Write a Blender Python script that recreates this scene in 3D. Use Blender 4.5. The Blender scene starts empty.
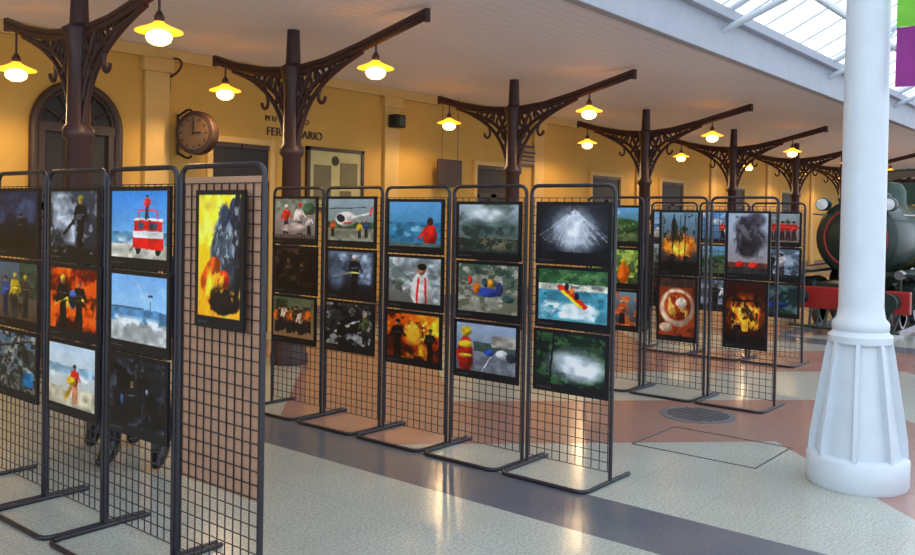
import bpy, bmesh, math, random
import numpy as np
from mathutils import Vector, Matrix
random.seed(4)
S=bpy.context.scene
COL=S.collection
try:
    S.view_settings.view_transform='Standard'
except Exception: pass

# ---------------------------------------------------------------- materials
def lin1(c): return c/12.92 if c<=0.04045 else ((c+0.055)/1.055)**2.4
def lin(c): return tuple(lin1(x/255.0) for x in c)
MATS={}
def mat(name,rgb,rough=0.5,metal=0.0,var=0.12,scale=6.0,emit=None,es=0.0,bump=0.0,spec=0.5):
    if name in MATS: return MATS[name]
    m=bpy.data.materials.new(name); m.use_nodes=True
    nt=m.node_tree; b=nt.nodes['Principled BSDF']
    tc=nt.nodes.new('ShaderNodeTexCoord'); no=nt.nodes.new('ShaderNodeTexNoise')
    no.inputs['Scale'].default_value=scale; no.inputs['Detail'].default_value=4
    nt.links.new(tc.outputs['Object'],no.inputs['Vector'])
    cr=nt.nodes.new('ShaderNodeValToRGB'); c=lin(rgb)
    cr.color_ramp.elements[0].position=0.3; cr.color_ramp.elements[1].position=0.7
    cr.color_ramp.elements[0].color=tuple(max(0,x*(1-var)) for x in c)+(1,)
    cr.color_ramp.elements[1].color=tuple(min(1,x*(1+var)) for x in c)+(1,)
    nt.links.new(no.outputs['Fac'],cr.inputs['Fac']); nt.links.new(cr.outputs['Color'],b.inputs['Base Color'])
    b.inputs['Roughness'].default_value=rough; b.inputs['Metallic'].default_value=metal
    b.inputs['Specular IOR Level'].default_value=spec
    if emit:
        b.inputs['Emission Color'].default_value=lin(emit)+(1,); b.inputs['Emission Strength'].default_value=es
    if bump>0:
        bp=nt.nodes.new('ShaderNodeBump'); bp.inputs['Strength'].default_value=bump
        nt.links.new(no.outputs['Fac'],bp.inputs['Height']); nt.links.new(bp.outputs['Normal'],b.inputs['Normal'])
    MATS[name]=m; return m

M_black=mat('black_paint',(36,32,40),0.35)
M_board=mat('black_board',(22,21,27),0.4)
M_iron=mat('cast_iron_brown',(60,37,37),0.45,0.1)
M_white=mat('white_paint',(204,213,222),0.35,var=0.04)
M_fascia=mat('fascia_grey',(168,172,184),0.5,var=0.05)
M_card=mat('brown_board',(172,132,106),0.7,var=0.08,scale=3)
M_wood=mat('dark_wood',(58,38,26),0.5,scale=10)
M_dark=mat('dark_interior',(30,26,24),0.6)
M_cream=mat('cream_trim',(208,170,98),0.6,var=0.05)
M_red=mat('red_paint',(160,34,34),0.4)
M_green=mat('green_paint',(38,66,54),0.35)
M_loco=mat('locomotive_black',(34,50,46),0.35,0.1)
M_steel=mat('bright_steel',(150,150,155),0.3,0.8)
M_brass=mat('brass',(180,140,60),0.3,0.8)
M_bulb=mat('bulb_glass',(255,230,150),0.4,emit=(255,206,112),es=9)
M_shade=mat('glass_shade',(250,180,50),0.4,emit=(255,158,28),es=3.2)
M_uniform=mat('navy_uniform',(22,23,30),0.8)
M_boot=mat('boot_leather',(14,13,15),0.3)
M_skin=mat('skin',(190,140,112),0.55)
M_hair=mat('hair',(30,22,18),0.7)
M_eye=mat('eye_dark',(20,16,14),0.3)

def new_nt(name):
    m=bpy.data.materials.new(name); m.use_nodes=True
    return m,m.node_tree,m.node_tree.nodes['Principled BSDF']
def mth(nt,op,a,b=None,c=None):
    n=nt.nodes.new('ShaderNodeMath'); n.operation=op
    for i,v in enumerate((a,b,c)):
        if v is None: continue
        if isinstance(v,(int,float)): n.inputs[i].default_value=v
        else: nt.links.new(v,n.inputs[i])
    return n.outputs[0]
def mixc(nt,f,a,b):
    n=nt.nodes.new('ShaderNodeMix'); n.data_type='RGBA'
    nt.links.new(f,n.inputs[0])
    for i,v in ((6,a),(7,b)):
        if isinstance(v,tuple): n.inputs[i].default_value=v+(1,)
        else: nt.links.new(v,n.inputs[i])
    return n.outputs[2]

def floor_mat():
    m,nt,b=new_nt('granite_tiles')
    tc=nt.nodes.new('ShaderNodeTexCoord'); sp=nt.nodes.new('ShaderNodeSeparateXYZ')
    nt.links.new(tc.outputs['Object'],sp.inputs[0]); X,Y=sp.outputs[0],sp.outputs[1]
    n1=nt.nodes.new('ShaderNodeTexNoise'); n1.inputs['Scale'].default_value=70; n1.inputs['Detail'].default_value=3
    nt.links.new(tc.outputs['Object'],n1.inputs['Vector'])
    n2=nt.nodes.new('ShaderNodeTexNoise'); n2.inputs['Scale'].default_value=1.3; n2.inputs['Detail'].default_value=4
    nt.links.new(tc.outputs['Object'],n2.inputs['Vector'])
    def pair(c,v):
        c=lin(c)
        a=tuple(x*(1-v) for x in c); d=tuple(min(1,x*(1+v)) for x in c)
        cr=nt.nodes.new('ShaderNodeValToRGB'); cr.color_ramp.elements[0].position=.35; cr.color_ramp.elements[1].position=.65
        cr.color_ramp.elements[0].color=a+(1,); cr.color_ramp.elements[1].color=d+(1,)
        nt.links.new(n1.outputs['Fac'],cr.inputs['Fac']); return cr.outputs['Color']
    light=pair((178,180,170),.22); pink=pair((164,122,110),.16); dark=pair((92,94,106),.16)
    tri=mth(nt,'PINGPONG',mth(nt,'ADD',Y,60.2),2.6)
    w=mth(nt,'ADD',X,mth(nt,'MULTIPLY',tri,1.0))
    fr=mth(nt,'FRACT',mth(nt,'DIVIDE',mth(nt,'ADD',w,40.0-6.4),4.0))
    pk=mth(nt,'MULTIPLY',mth(nt,'LESS_THAN',fr,.5),mth(nt,'GREATER_THAN',X,4.4))
    c=mixc(nt,pk,light,pink)
    fb=mth(nt,'FRACT',mth(nt,'DIVIDE',mth(nt,'ADD',X,80-3.85),8.0))
    c=mixc(nt,mth(nt,'LESS_THAN',fb,.55/8),c,dark)
    jx=mth(nt,'LESS_THAN',mth(nt,'FRACT',mth(nt,'DIVIDE',mth(nt,'ADD',X,80.15),.5)),.008)
    jy=mth(nt,'LESS_THAN',mth(nt,'FRACT',mth(nt,'DIVIDE',mth(nt,'ADD',Y,80.0),.5)),.008)
    j=mth(nt,'MAXIMUM',jx,jy)
    c=mixc(nt,mth(nt,'MULTIPLY',j,.28),c,lin((90,86,82)))
    st=mth(nt,'MULTIPLY_ADD',n2.outputs['Fac'],.8,-.24)
    c=mixc(nt,mth(nt,'MAXIMUM',st,0.0),c,lin((132,128,120)))
    nt.links.new(c,b.inputs['Base Color'])
    nt.links.new(mth(nt,'MULTIPLY_ADD',n2.outputs['Fac'],.3,.03),b.inputs['Roughness'])
    return m
def wall_mat():
    m,nt,b=new_nt('ochre_plaster')
    tc=nt.nodes.new('ShaderNodeTexCoord')
    n2=nt.nodes.new('ShaderNodeTexNoise'); n2.inputs['Scale'].default_value=2; n2.inputs['Detail'].default_value=6
    nt.links.new(tc.outputs['Object'],n2.inputs['Vector'])
    c=mixc(nt,n2.outputs['Fac'],lin((196,150,66)),lin((212,168,82)))
    nt.links.new(c,b.inputs['Base Color']); b.inputs['Roughness'].default_value=.75
    return m
def ceil_mat():
    m,nt,b=new_nt('white_board_ceiling')
    tc=nt.nodes.new('ShaderNodeTexCoord'); sp=nt.nodes.new('ShaderNodeSeparateXYZ')
    nt.links.new(tc.outputs['Object'],sp.inputs[0])
    j=mth(nt,'LESS_THAN',mth(nt,'FRACT',mth(nt,'MULTIPLY',mth(nt,'ADD',sp.outputs[1],50.0),7.0)),.1)
    n2=nt.nodes.new('ShaderNodeTexNoise'); n2.inputs['Scale'].default_value=1.2
    nt.links.new(tc.outputs['Object'],n2.inputs['Vector'])
    c=mixc(nt,n2.outputs['Fac'],lin((236,234,242)),lin((246,244,250)))
    c=mixc(nt,mth(nt,'MULTIPLY',j,.3),c,lin((170,162,164)))
    nt.links.new(c,b.inputs['Base Color']); b.inputs['Roughness'].default_value=.6
    return m
def glass_mat():
    m,nt,b=new_nt('roof_glass')
    out=nt.nodes['Material Output']
    tr=nt.nodes.new('ShaderNodeBsdfTransparent'); tr.inputs[0].default_value=(.97,.99,1,1)
    mx=nt.nodes.new('ShaderNodeMixShader'); mx.inputs[0].default_value=.03
    b.inputs['Roughness'].default_value=.3; b.inputs['Base Color'].default_value=(.8,.88,.92,1)
    nt.links.new(tr.outputs[0],mx.inputs[1]); nt.links.new(b.outputs[0],mx.inputs[2]); nt.links.new(mx.outputs[0],out.inputs[0])
    return m
M_floor,M_wall,M_ceil,M_glass=floor_mat(),wall_mat(),ceil_mat(),glass_mat()
def photo_mat():
    m,nt,b=new_nt('printed_photo')
    a=nt.nodes.new('ShaderNodeAttribute'); a.attribute_name='Col'
    nt.links.new(a.outputs['Color'],b.inputs['Base Color']); b.inputs['Roughness'].default_value=.4
    b.inputs['Specular IOR Level'].default_value=.4
    return m
M_photo=photo_mat()

# ---------------------------------------------------------------- geometry helpers
def link(o,parent=None):
    COL.objects.link(o)
    if parent is not None: o.parent=parent
    return o
def empty(name,loc=(0,0,0),rz=0):
    e=bpy.data.objects.new(name,None); e.empty_display_size=.2; e.location=loc; e.rotation_euler=(0,0,rz)
    COL.objects.link(e); return e
def meshobj(name,verts,faces,m,parent=None,smooth=False):
    me=bpy.data.meshes.new(name); me.from_pydata([tuple(v) for v in verts],[],faces); me.update()
    o=bpy.data.objects.new(name,me)
    if m: me.materials.append(m)
    if smooth:
        for p in me.polygons: p.use_smooth=True
    return link(o,parent)
BF=[(0,3,2,1),(4,5,6,7),(0,1,5,4),(1,2,6,5),(2,3,7,6),(3,0,4,7)]
def boxes(name,lst,m,parent=None,bev=0):
    V=[];F=[]
    for (x0,x1,y0,y1,z0,z1) in lst:
        n=len(V)
        V+=[(x0,y0,z0),(x1,y0,z0),(x1,y1,z0),(x0,y1,z0),(x0,y0,z1),(x1,y0,z1),(x1,y1,z1),(x0,y1,z1)]
        F+=[tuple(i+n for i in f) for f in BF]
    o=meshobj(name,V,F,m,parent)
    if bev:
        md=o.modifiers.new('b','BEVEL'); md.width=bev; md.segments=2
    return o
def box(name,x0,x1,y0,y1,z0,z1,m,parent=None,bev=0): return boxes(name,[(x0,x1,y0,y1,z0,z1)],m,parent,bev)
def lathe(name,prof,m,parent=None,seg=28,loc=(0,0,0),axis='Z',smooth=True):
    V=[];F=[]
    for r,z in prof:
        for i in range(seg):
            a=2*math.pi*i/seg; V.append((r*math.cos(a),r*math.sin(a),z))
    for k in range(len(prof)-1):
        for i in range(seg):
            j=(i+1)%seg; F.append((k*seg+i,k*seg+j,(k+1)*seg+j,(k+1)*seg+i))
    if prof[0][0]>1e-4: F.append(tuple(reversed(range(seg))))
    if prof[-1][0]>1e-4: F.append(tuple((len(prof)-1)*seg+i for i in range(seg)))
    if axis=='X': V=[(z,x,y) for x,y,z in V]
    if axis=='Y': V=[(y,z,x) for x,y,z in V]
    V=[(x+loc[0],y+loc[1],z+loc[2]) for x,y,z in V]
    o=meshobj(name,V,F,m,parent)
    if smooth:
        for p in o.data.polygons: p.use_smooth=len(p.vertices)<=4
        md=o.modifiers.new('e','EDGE_SPLIT'); md.split_angle=math.radians(40)
    return o
def tubes(name,polys,r,m,parent=None,res=3,cyc=False):
    cu=bpy.data.curves.new(name,'CURVE'); cu.dimensions='3D'; cu.bevel_depth=r; cu.bevel_resolution=res; cu.use_fill_caps=True
    for item in polys:
        pts=item
        sp=cu.splines.new('POLY'); sp.points.add(len(pts)-1)
        for i,p in enumerate(pts): sp.points[i].co=(p[0],p[1],p[2],1)
        sp.use_cyclic_u = cyc
    cu.materials.append(m)
    o=bpy.data.objects.new(name,cu); return link(o,parent)
def rounded(pts,rad,n=6):
    out=[Vector(pts[0])]
    for i in range(1,len(pts)-1):
        p=Vector(pts[i]); a=(Vector(pts[i-1])-p).normalized(); b=(Vector(pts[i+1])-p).normalized()
        s=p+a*rad; e=p+b*rad
        for k in range(n+1):
            t=k/n; out.append((1-t)**2*s+2*t*(1-t)*p+t*t*e)
    out.append(Vector(pts[-1])); return out
def bez(p0,p1,p2,p3,n=14):
    o=[]
    for k in range(n+1):
        t=k/n; o.append(tuple((1-t)**3*a+3*(1-t)**2*t*b+3*(1-t)*t*t*c+t**3*d for a,b,c,d in zip(p0,p1,p2,p3)))
    return o

# ---------------------------------------------------------------- photo painter
RES=260
class Img:
    def __init__(s,w,h,top,bot,seed=0):
        s.w,s.h=w,h; s.nx=int(RES*w); s.ny=int(RES*h)
        s.rng=np.random.RandomState(seed)
        u,v=np.meshgrid((np.arange(s.nx)+.5)/s.nx,(np.arange(s.ny)+.5)/s.ny); s.u0,s.v0=u,v
        s.u,s.v=u,v
        du=(s.n2(6)-.5)*.022+(s.n2(20)-.5)*.012; dv=(s.n2(6)-.5)*.022+(s.n2(20)-.5)*.012
        s.u=np.clip(u+du,0,.9999); s.v=np.clip(v+dv,0,.9999)
        t=v[...,None]; s.c=np.array(bot,float)*(1-t)+np.array(top,float)*t
    def mask(s,m,col,a=1.0):
        m=(np.clip(m,0,1)*a)[...,None]
        col=np.array(col,float)*(1+.22*(s.n2(11)-.5)*2)[...,None]
        s.c=s.c*(1-m)+col*m; return s
    def ell(s,cx,cy,rx,ry,col,a=1.0,soft=.14,rot=0):
        dx=(s.u-cx)*s.w;dy=(s.v-cy)*s.h; c,n=math.cos(rot),math.sin(rot)
        X=(dx*c+dy*n)/(rx*s.w);Y=(-dx*n+dy*c)/(ry*s.h)
        d=np.sqrt(X*X+Y*Y)
        s.mask((1-d)/soft+.5,col,a)
        if a>.9 and soft<.5: s.mask(np.clip((1-d)/soft+.5,0,1)*np.clip((X-Y)*.6,0,.55),tuple(x*.35 for x in col),1)
        return s
    def rect(s,x0,x1,y0,y1,col,a=1.0):
        return s.mask(((s.u>=x0)&(s.u<=x1)&(s.v>=y0)&(s.v<=y1)).astype(float),col,a)
    def n2(s,k):
        g=s.rng.rand(k+2,k+2); x=s.u*k;y=s.v*k; xi=x.astype(int);yi=y.astype(int);fx=x-xi;fy=y-yi
        fx=fx*fx*(3-2*fx);fy=fy*fy*(3-2*fy)
        return (g[yi,xi]*(1-fx)+g[yi,xi+1]*fx)*(1-fy)+(g[yi+1,xi]*(1-fx)+g[yi+1,xi+1]*fx)*fy
    def fbm(s,k=3): return s.n2(k)*.46+s.n2(k*2)*.26+s.n2(k*4)*.17+s.n2(k*8)*.11
    def cloud(s,col,k=3,th=.5,soft=.15,a=1.0,reg=None):
        m=np.clip((s.fbm(k)-th)/soft,0,1)
        if reg is not None:
            x0,x1,y0,y1=reg
            e=np.clip((s.u-x0)/.08,0,1)*np.clip((x1-s.u)/.08,0,1)*np.clip((s.v-y0)/.08,0,1)*np.clip((y1-s.v)/.08,0,1); m=m*e
        return s.mask(m,col,a)
    def line(s,x0,y0,x1,y1,wd,col,a=1.0):
        dx,dy=x1-x0,y1-y0; t=np.clip(((s.u-x0)*dx+(s.v-y0)*dy)/(dx*dx+dy*dy),0,1)
        d=np.hypot(s.u-x0-t*dx,s.v-y0-t*dy); return s.mask((wd-d)/(wd*.35)+.5,col,a)
    def fig(s,cx,y0,h,body,legs=(30,30,35),head=(190,150,120),wd=1.0):
        k=h*s.h/s.w*wd
        s.line(cx-.06*k,y0,cx-.04*k,y0+.5*h,.06*k,legs); s.line(cx+.08*k,y0,cx+.04*k,y0+.5*h,.06*k,legs)
        s.ell(cx,y0+.64*h,.15*k,.21*h,body); s.line(cx-.12*k,y0+.8*h,cx-.22*k,y0+.5*h,.042*k,body); s.line(cx+.12*k,y0+.8*h,cx+.24*k,y0+.58*h,.042*k,body)
        s.line(cx-.1*k,y0+.66*h,cx+.1*k,y0+.66*h,.014*k,tuple(min(255,x+70) for x in body))
        s.ell(cx,y0+.92*h,.07*k,.075*h,(176,132,104)); s.ell(cx,y0+.955*h,.085*k,.055*h,head); return s
    def noise(s,amp=14,k=18):
        s.c=s.c+((s.n2(k)-.5)*2*amp)[...,None]; return s
    def done(s):
        s.c=s.c*(.94+.2*(s.fbm(5)))[...,None]
        s.noise(8,60); s.noise(9,110)
        g=s.c.mean(axis=2,keepdims=True); s.c=g+(s.c-g)*1.12
        s.c=128+(s.c-128)*1.12
        bw=.028/s.w; bt=.022/s.h; bb=.055/s.h
        b=np.array((19,18,23),float); U,V=s.u0,s.v0
        inside=(U>bw)&(U<1-bw)&(V>bb)&(V<1-bt)
        uu=np.clip(((U-bw)/(1-2*bw)*s.nx).astype(int),0,s.nx-1); vv=np.clip(((V-bb)/(1-bb-bt)*s.ny).astype(int),0,s.ny-1)
        img=s.c[vv,uu]; out=np.where(inside[...,None],img,b)
        cap=(~inside)&(V>bb*.40)&(V<bb*.58)&(U>bw)&(U<.26)&(((U*s.nx).astype(int)%4)!=0)
        out[cap]=(70,70,76)
        out=np.clip(out,0,255)/255.; return np.where(out<=.04045,out/12.92,((out+.055)/1.055)**2.4)

def photo_board(parent,img,yl,ztop,name):
    w,h=img.w,img.h; arr=img.done(); ny,nx,_=arr.shape
    x=-.035
    box(name+'_backing',x,x+.012,yl-w,yl,ztop-h,ztop,M_board,parent)
    ys=yl-np.linspace(0,1,nx)*w; zs=ztop-h+np.linspace(0,1,ny)*h
    YY,ZZ=np.meshgrid(ys,zs); V=np.stack([np.full(YY.size,x-.002),YY.ravel(),ZZ.ravel()],1).astype(np.float32)
    idx=np.arange(nx*ny).reshape(ny,nx)
    F=np.stack([idx[:-1,:-1].ravel(),idx[:-1,1:].ravel(),idx[1:,1:].ravel(),idx[1:,:-1].ravel()],1)
    me=bpy.data.meshes.new(name+'_print'); me.from_pydata(V.tolist(),[],F.tolist()); me.update()
    me.materials.append(M_photo); o=link(bpy.data.objects.new(name+'_print',me),parent)
    at=me.color_attributes.new('Col','FLOAT_COLOR','POINT')
    flat=np.ones((nx*ny,4),np.float32); flat[:,:3]=arr.reshape(-1,3); at.data.foreach_set('color',flat.ravel())

LW,LH=.55,.395; PW,PH=.40,.60
L=lambda t,b,s:Img(LW,LH,t,b,s)
P=lambda t,b,s:Img(PW,PH,t,b,s)
def ph(k):
    if k=='dark_smoke': return L((40,50,76),(14,16,24),1).cloud((84,96,124),3,.45,.2,.7,(0,1,.4,1)).fig(.6,.02,.6,(12,14,20),(10,10,14),(30,30,34)).rect(0,1,0,.12,(12,12,16))
    if k=='crew_brown': return L((90,104,120),(90,70,52),2).rect(.55,1,.4,1,(60,70,60)).fig(.2,.05,.7,(54,76,120),(30,40,70),(60,40,30)).fig(.45,.02,.8,(190,160,50),(60,60,60),(210,190,70)).fig(.72,.05,.75,(66,56,50),(40,40,40),(200,180,60)).cloud((30,26,26),5,.55,.1,.7,(0,1,0,.5))
    if k=='rubble': return L((90,110,130),(110,104,92),3).cloud((50,60,54),6,.5,.1).cloud((160,160,150),8,.55,.08).cloud((40,36,34),12,.5,.06,.8).rect(.7,.95,.1,.35,(40,110,150)).line(0,.7,.9,.9,.02,(50,46,44))
    if k=='smoke_ff': return L((60,66,78),(40,44,52),4).cloud((196,202,212),2,.42,.25,.95,(0,.6,.1,1)).fig(.66,.02,.9,(14,18,30),(12,14,22),(150,150,60)).line(.5,.5,.3,.3,.03,(20,20,26)).rect(0,1,0,.08,(26,26,28)).cloud((170,170,180),9,.6,.08,.6)
    if k=='red_crew': return L((96,20,16),(50,12,12),5).cloud((236,96,24),3,.47,.15).cloud((255,190,60),5,.6,.1,.9,(0,1,.3,1)).fig(.28,.0,.88,(24,18,26),(18,14,20),(200,170,60)).fig(.64,.0,.84,(30,18,20),(20,14,18),(190,60,40)).ell(.5,.5,.09,.16,(76,110,170)).line(.2,.44,.38,.5,.02,(240,226,90)).line(.56,.46,.72,.5,.02,(240,226,90)).cloud((16,10,14),4,.55,.1,.8,(0,1,0,.6))
    if k=='lifeguard': return L((196,212,226),(200,194,178),6).rect(0,1,.52,.66,(150,178,196)).cloud((226,232,236),6,.5,.1,.8,(0,1,.4,.58)).rect(0,1,0,.3,(194,184,160)).fig(.58,.08,.62,(212,56,40),(190,130,100),(60,40,34)).line(.5,.3,.38,.12,.035,(196,150,60)).ell(.5,.42,.1,.07,(226,180,40))
    if k=='cabin': return L((70,136,204),(150,192,224),7).rect(0,1,0,.2,(200,194,180)).rect(0,1,.2,.38,(92,136,160)).cloud((220,226,230),6,.48,.1,.8,(0,1,.16,.34)).line(.36,.1,.46,.2,.012,(40,40,40)).ell(.5,.12,.05,.07,(36,34,34)).ell(.85,.12,.05,.07,(36,34,34)).rect(.40,.94,.14,.30,(204,36,34)).rect(.40,.94,.30,.40,(232,230,226)).rect(.42,.92,.40,.56,(206,44,40)).rect(.5,.6,.42,.53,(60,70,90)).rect(.7,.84,.42,.53,(60,70,90)).rect(.42,.94,.56,.585,(232,230,226)).rect(.50,.52,.585,.72,(220,60,50)).rect(.82,.84,.585,.72,(220,60,50)).rect(.5,.84,.7,.72,(220,60,50)).fig(.66,.585,.36,(216,50,40),(60,60,70),(60,40,30))
    if k=='sea': return L((130,176,222),(176,204,224),8).rect(0,1,.3,.5,(88,130,164)).rect(0,1,0,.3,(170,172,170)).cloud((222,230,234),5,.42,.1,.9,(0,1,.16,.4)).cloud((228,234,240),3,.55,.15,.6,(0,1,.6,1)).ell(.72,.7,.05,.02,(60,70,80)).line(.72,.5,.72,.62,.006,(60,60,60)).rect(0,.6,.5,.52,(70,96,120))
    if k=='night': return L((34,36,42),(18,18,22),9).cloud((62,66,76),4,.5,.15).cloud((10,10,14),5,.5,.1).ell(.42,.42,.04,.1,(130,90,70)).ell(.7,.55,.02,.04,(150,150,160)).ell(.24,.36,.03,.08,(70,90,130)).fig(.42,.05,.6,(30,30,38),(20,20,24),(110,100,70)).line(.6,.0,.64,.7,.012,(44,44,52))
    if k=='dragon':
        s=Img(.35,PH,(250,214,50),(234,160,34),10).cloud((252,230,100),3,.5,.2)
        s.ell(.66,.64,.3,.19,(112,124,134)).ell(.56,.5,.26,.17,(96,106,116),rot=.7).ell(.76,.42,.2,.22,(84,94,106)).ell(.62,.82,.12,.09,(76,96,124)).ell(.84,.86,.1,.12,(46,54,76)).ell(.93,.6,.1,.5,(40,40,48)).cloud((50,56,66),9,.5,.06,.8,(.3,1,.3,.95)).cloud((190,196,196),13,.58,.05,.6,(.3,1,.35,.95)).line(.45,.72,.36,.6,.02,(70,76,80)).line(.5,.62,.4,.5,.02,(80,84,90))
        s.ell(.3,.34,.3,.1,(206,92,28),rot=.8).ell(.42,.22,.3,.12,(226,130,36),rot=.4).ell(.3,.24,.14,.07,(248,206,70),rot=.5).ell(.62,.3,.14,.08,(190,60,24)).ell(.65,.12,.36,.1,(36,26,28)).cloud((250,190,60),7,.56,.08,.9,(0,.9,.08,.42)); return s.cloud((30,20,20),6,.55,.08,.8,(0,1,0,.3))
    if k=='rescue': return L((150,150,160),(130,120,120),11).rect(0,1,.6,1,(120,130,126)).fig(.28,.1,.75,(190,60,50),(50,50,60),(220,220,220)).fig(.62,.08,.8,(220,216,220),(60,60,70),(200,40,40)).ell(.5,.26,.34,.12,(186,176,176)).rect(0,1,0,.1,(90,80,80)).ell(.85,.75,.15,.16,(70,100,80)).fig(.86,.1,.5,(200,200,206))
    if k=='black': return L((24,20,26),(14,14,18),12).cloud((66,52,46),4,.56,.1).fig(.35,.05,.7,(50,40,36),(30,26,26),(90,80,60)).fig(.68,.05,.6,(36,30,34),(26,22,24),(70,60,50))
    if k=='crowd':
        s=L((96,110,90),(150,120,90),13).cloud((50,64,44),6,.5,.1,.9,(0,1,.6,1))
        for i in range(9): s.fig(.08+i*.1,.1+.04*(i%3),.62,[(196,110,40),(60,50,46),(220,200,180),(110,60,40)][i%4],(40,36,40),(60,40,30))
        return s
    if k=='heli': return L((150,172,190),(120,132,120),14).rect(0,1,0,.3,(136,140,130)).rect(0,1,.3,.45,(56,90,66)).ell(.4,.52,.24,.17,(228,230,232)).line(.55,.56,.95,.66,.022,(220,224,228)).line(.93,.6,.97,.8,.02,(210,60,50)).line(.02,.76,.85,.8,.010,(40,40,40)).ell(.28,.54,.1,.09,(46,56,76)).rect(.36,.54,.4,.45,(200,60,50)).line(.2,.3,.6,.3,.01,(40,40,40)).fig(.84,.1,.42,(40,60,110)).fig(.1,.1,.4,(200,90,50)).fig(.7,.08,.38,(210,180,60))
    if k=='ff_white': return L((76,90,112),(26,28,36),15).cloud((170,190,216),3,.46,.2,.9,(0,1,.2,1)).fig(.6,.0,.92,(26,32,46),(20,22,30),(206,206,210)).line(.5,.5,.68,.5,.015,(220,224,150)).line(.5,.5,.1,.38,.02,(150,150,130)).ell(.2,.4,.16,.3,(120,144,176),.6,.8)
    if k=='wreck': return L((60,62,66),(34,34,36),16).cloud((150,152,156),6,.52,.08).ell(.6,.5,.28,.2,(24,24,26)).line(.2,.3,.75,.65,.03,(196,198,202)).line(.3,.2,.9,.4,.02,(120,122,126)).ell(.35,.35,.12,.14,(14,14,16)).fig(.85,.1,.7,(80,90,60)).cloud((12,12,14),9,.52,.06,.8)
    if k=='sea_red': return L((104,164,214),(70,128,160),17).rect(0,1,.1,.55,(60,120,156)).cloud((150,190,206),8,.55,.08,.7,(0,1,.1,.56)).ell(.8,.26,.13,.24,(196,44,40)).ell(.8,.56,.055,.09,(60,44,40)).line(.72,.4,.6,.2,.03,(196,50,44)).rect(0,1,0,.08,(90,110,110))
    if k=='shirt': return L((120,132,140),(110,110,108),18).cloud((190,200,206),3,.46,.2).cloud((60,70,56),6,.55,.1,.8,(0,.5,0,.5)).ell(.64,.28,.2,.4,(238,238,236)).line(.56,.0,.58,.56,.018,(206,40,36)).line(.74,.0,.71,.56,.018,(206,40,36)).ell(.64,.74,.08,.12,(180,130,104)).ell(.64,.81,.09,.08,(44,36,32)).line(.05,.85,.5,.45,.014,(50,110,84)).line(.5,.45,.3,.3,.03,(230,230,228))
    if k=='fire': return L((230,104,24),(110,30,14),19).cloud((255,206,70),3,.5,.2).cloud((50,20,16),5,.5,.08,.85).ell(.5,.56,.16,.24,(252,186,64),.9,.6).fig(.2,.0,.85,(24,16,20),(18,12,14),(40,40,50)).fig(.84,.0,.7,(30,22,26),(18,12,14),(70,60,60)).cloud((255,230,120),7,.6,.06,.9,(.3,.8,.3,1))
    if k=='hill': return L((170,184,196),(60,70,64),20).cloud((90,106,102),3,.42,.2).ell(.5,.8,.3,.14,(204,210,214),.8,.8).rect(0,1,0,.28,(44,54,50)).cloud((120,114,94),9,.5,.06,.8,(0,1,.02,.35)).ell(.3,.5,.22,.16,(64,82,80),.8,.6).ell(.75,.44,.2,.14,(76,92,88),.8,.6).cloud((40,50,46),10,.52,.06,.7,(0,1,.2,.6))
    if k=='rocks': return L((80,100,90),(110,106,92),21).cloud((150,148,136),7,.5,.07).cloud((50,64,54),6,.5,.08,.8,(0,1,.5,1)).ell(.5,.42,.2,.1,(56,76,150)).ell(.32,.5,.06,.13,(206,120,50)).ell(.7,.5,.06,.14,(54,64,110)).ell(.55,.6,.05,.1,(214,150,60)).ell(.46,.62,.05,.1,(60,80,90)).ell(.84,.3,.1,.08,(64,88,84)).ell(.2,.66,.04,.1,(180,60,50))
    if k=='road': return L((156,172,196),(120,124,132),22).rect(0,1,.0,.45,(122,124,134)).rect(.3,1,.42,.62,(76,92,86)).rect(.6,1,.55,.8,(160,156,150)).ell(.15,.32,.14,.4,(170,46,34)).ell(.15,.55,.13,.07,(230,196,60)).ell(.16,.3,.12,.04,(230,200,70)).ell(.16,.82,.09,.11,(208,180,60)).ell(.56,.42,.09,.07,(50,80,156)).ell(.78,.42,.1,.08,(220,224,230)).ell(.93,.36,.08,.1,(50,56,66)).line(.45,.02,.6,.36,.008,(224,224,224))
    if k=='spray':
        s=L((30,32,38),(22,24,28),23)
        s.ell(.52,.5,.36,.42,(120,130,146),.85,1.1)
        for a in np.linspace(-1.0,1.0,31): s.line(.52,.92,.52+a*.5,.12+.16*abs(a)+.12*s.rng.rand(),.010,(206,212,224),.35)
        s.ell(.52,.5,.24,.32,(226,230,238),.75,1.2); s.cloud((40,42,50),6,.58,.1,.5); return s.rect(0,1,0,.09,(30,32,38))
    if k=='boat': return L((70,120,90),(60,150,160),24).rect(0,1,.72,1,(52,86,60)).cloud((96,134,88),8,.5,.07,.9,(0,1,.7,1)).rect(0,1,.6,.72,(200,198,184)).cloud((90,90,96),12,.52,.05,.8,(0,1,.58,.76)).rect(0,1,0,.6,(84,146,164)).cloud((54,112,134),9,.5,.08,.8,(0,1,0,.6)).cloud((222,236,240),4,.46,.12,.95,(0,1,0,.4)).ell(.6,.24,.24,.1,(230,240,242),.9,.7).line(.34,.64,.68,.3,.05,(206,56,34)).line(.36,.58,.64,.28,.02,(240,200,60)).ell(.42,.66,.035,.07,(40,40,50)).ell(.5,.58,.035,.07,(220,110,50)).ell(.57,.5,.035,.07,(40,44,60))
    if k=='foliage': return L((28,44,36),(26,36,32),25).cloud((60,88,60),9,.5,.07).cloud((20,30,26),7,.56,.07,.8).ell(.6,.4,.36,.26,(190,200,210),.9,1.0).ell(.66,.36,.26,.2,(228,234,242),.95,.9).cloud((60,74,70),5,.55,.12,.6,(.2,1,.1,.8)).ell(.4,.52,.16,.12,(206,214,222),.7,.9).line(.2,.0,.26,1,.012,(16,20,18))
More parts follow.
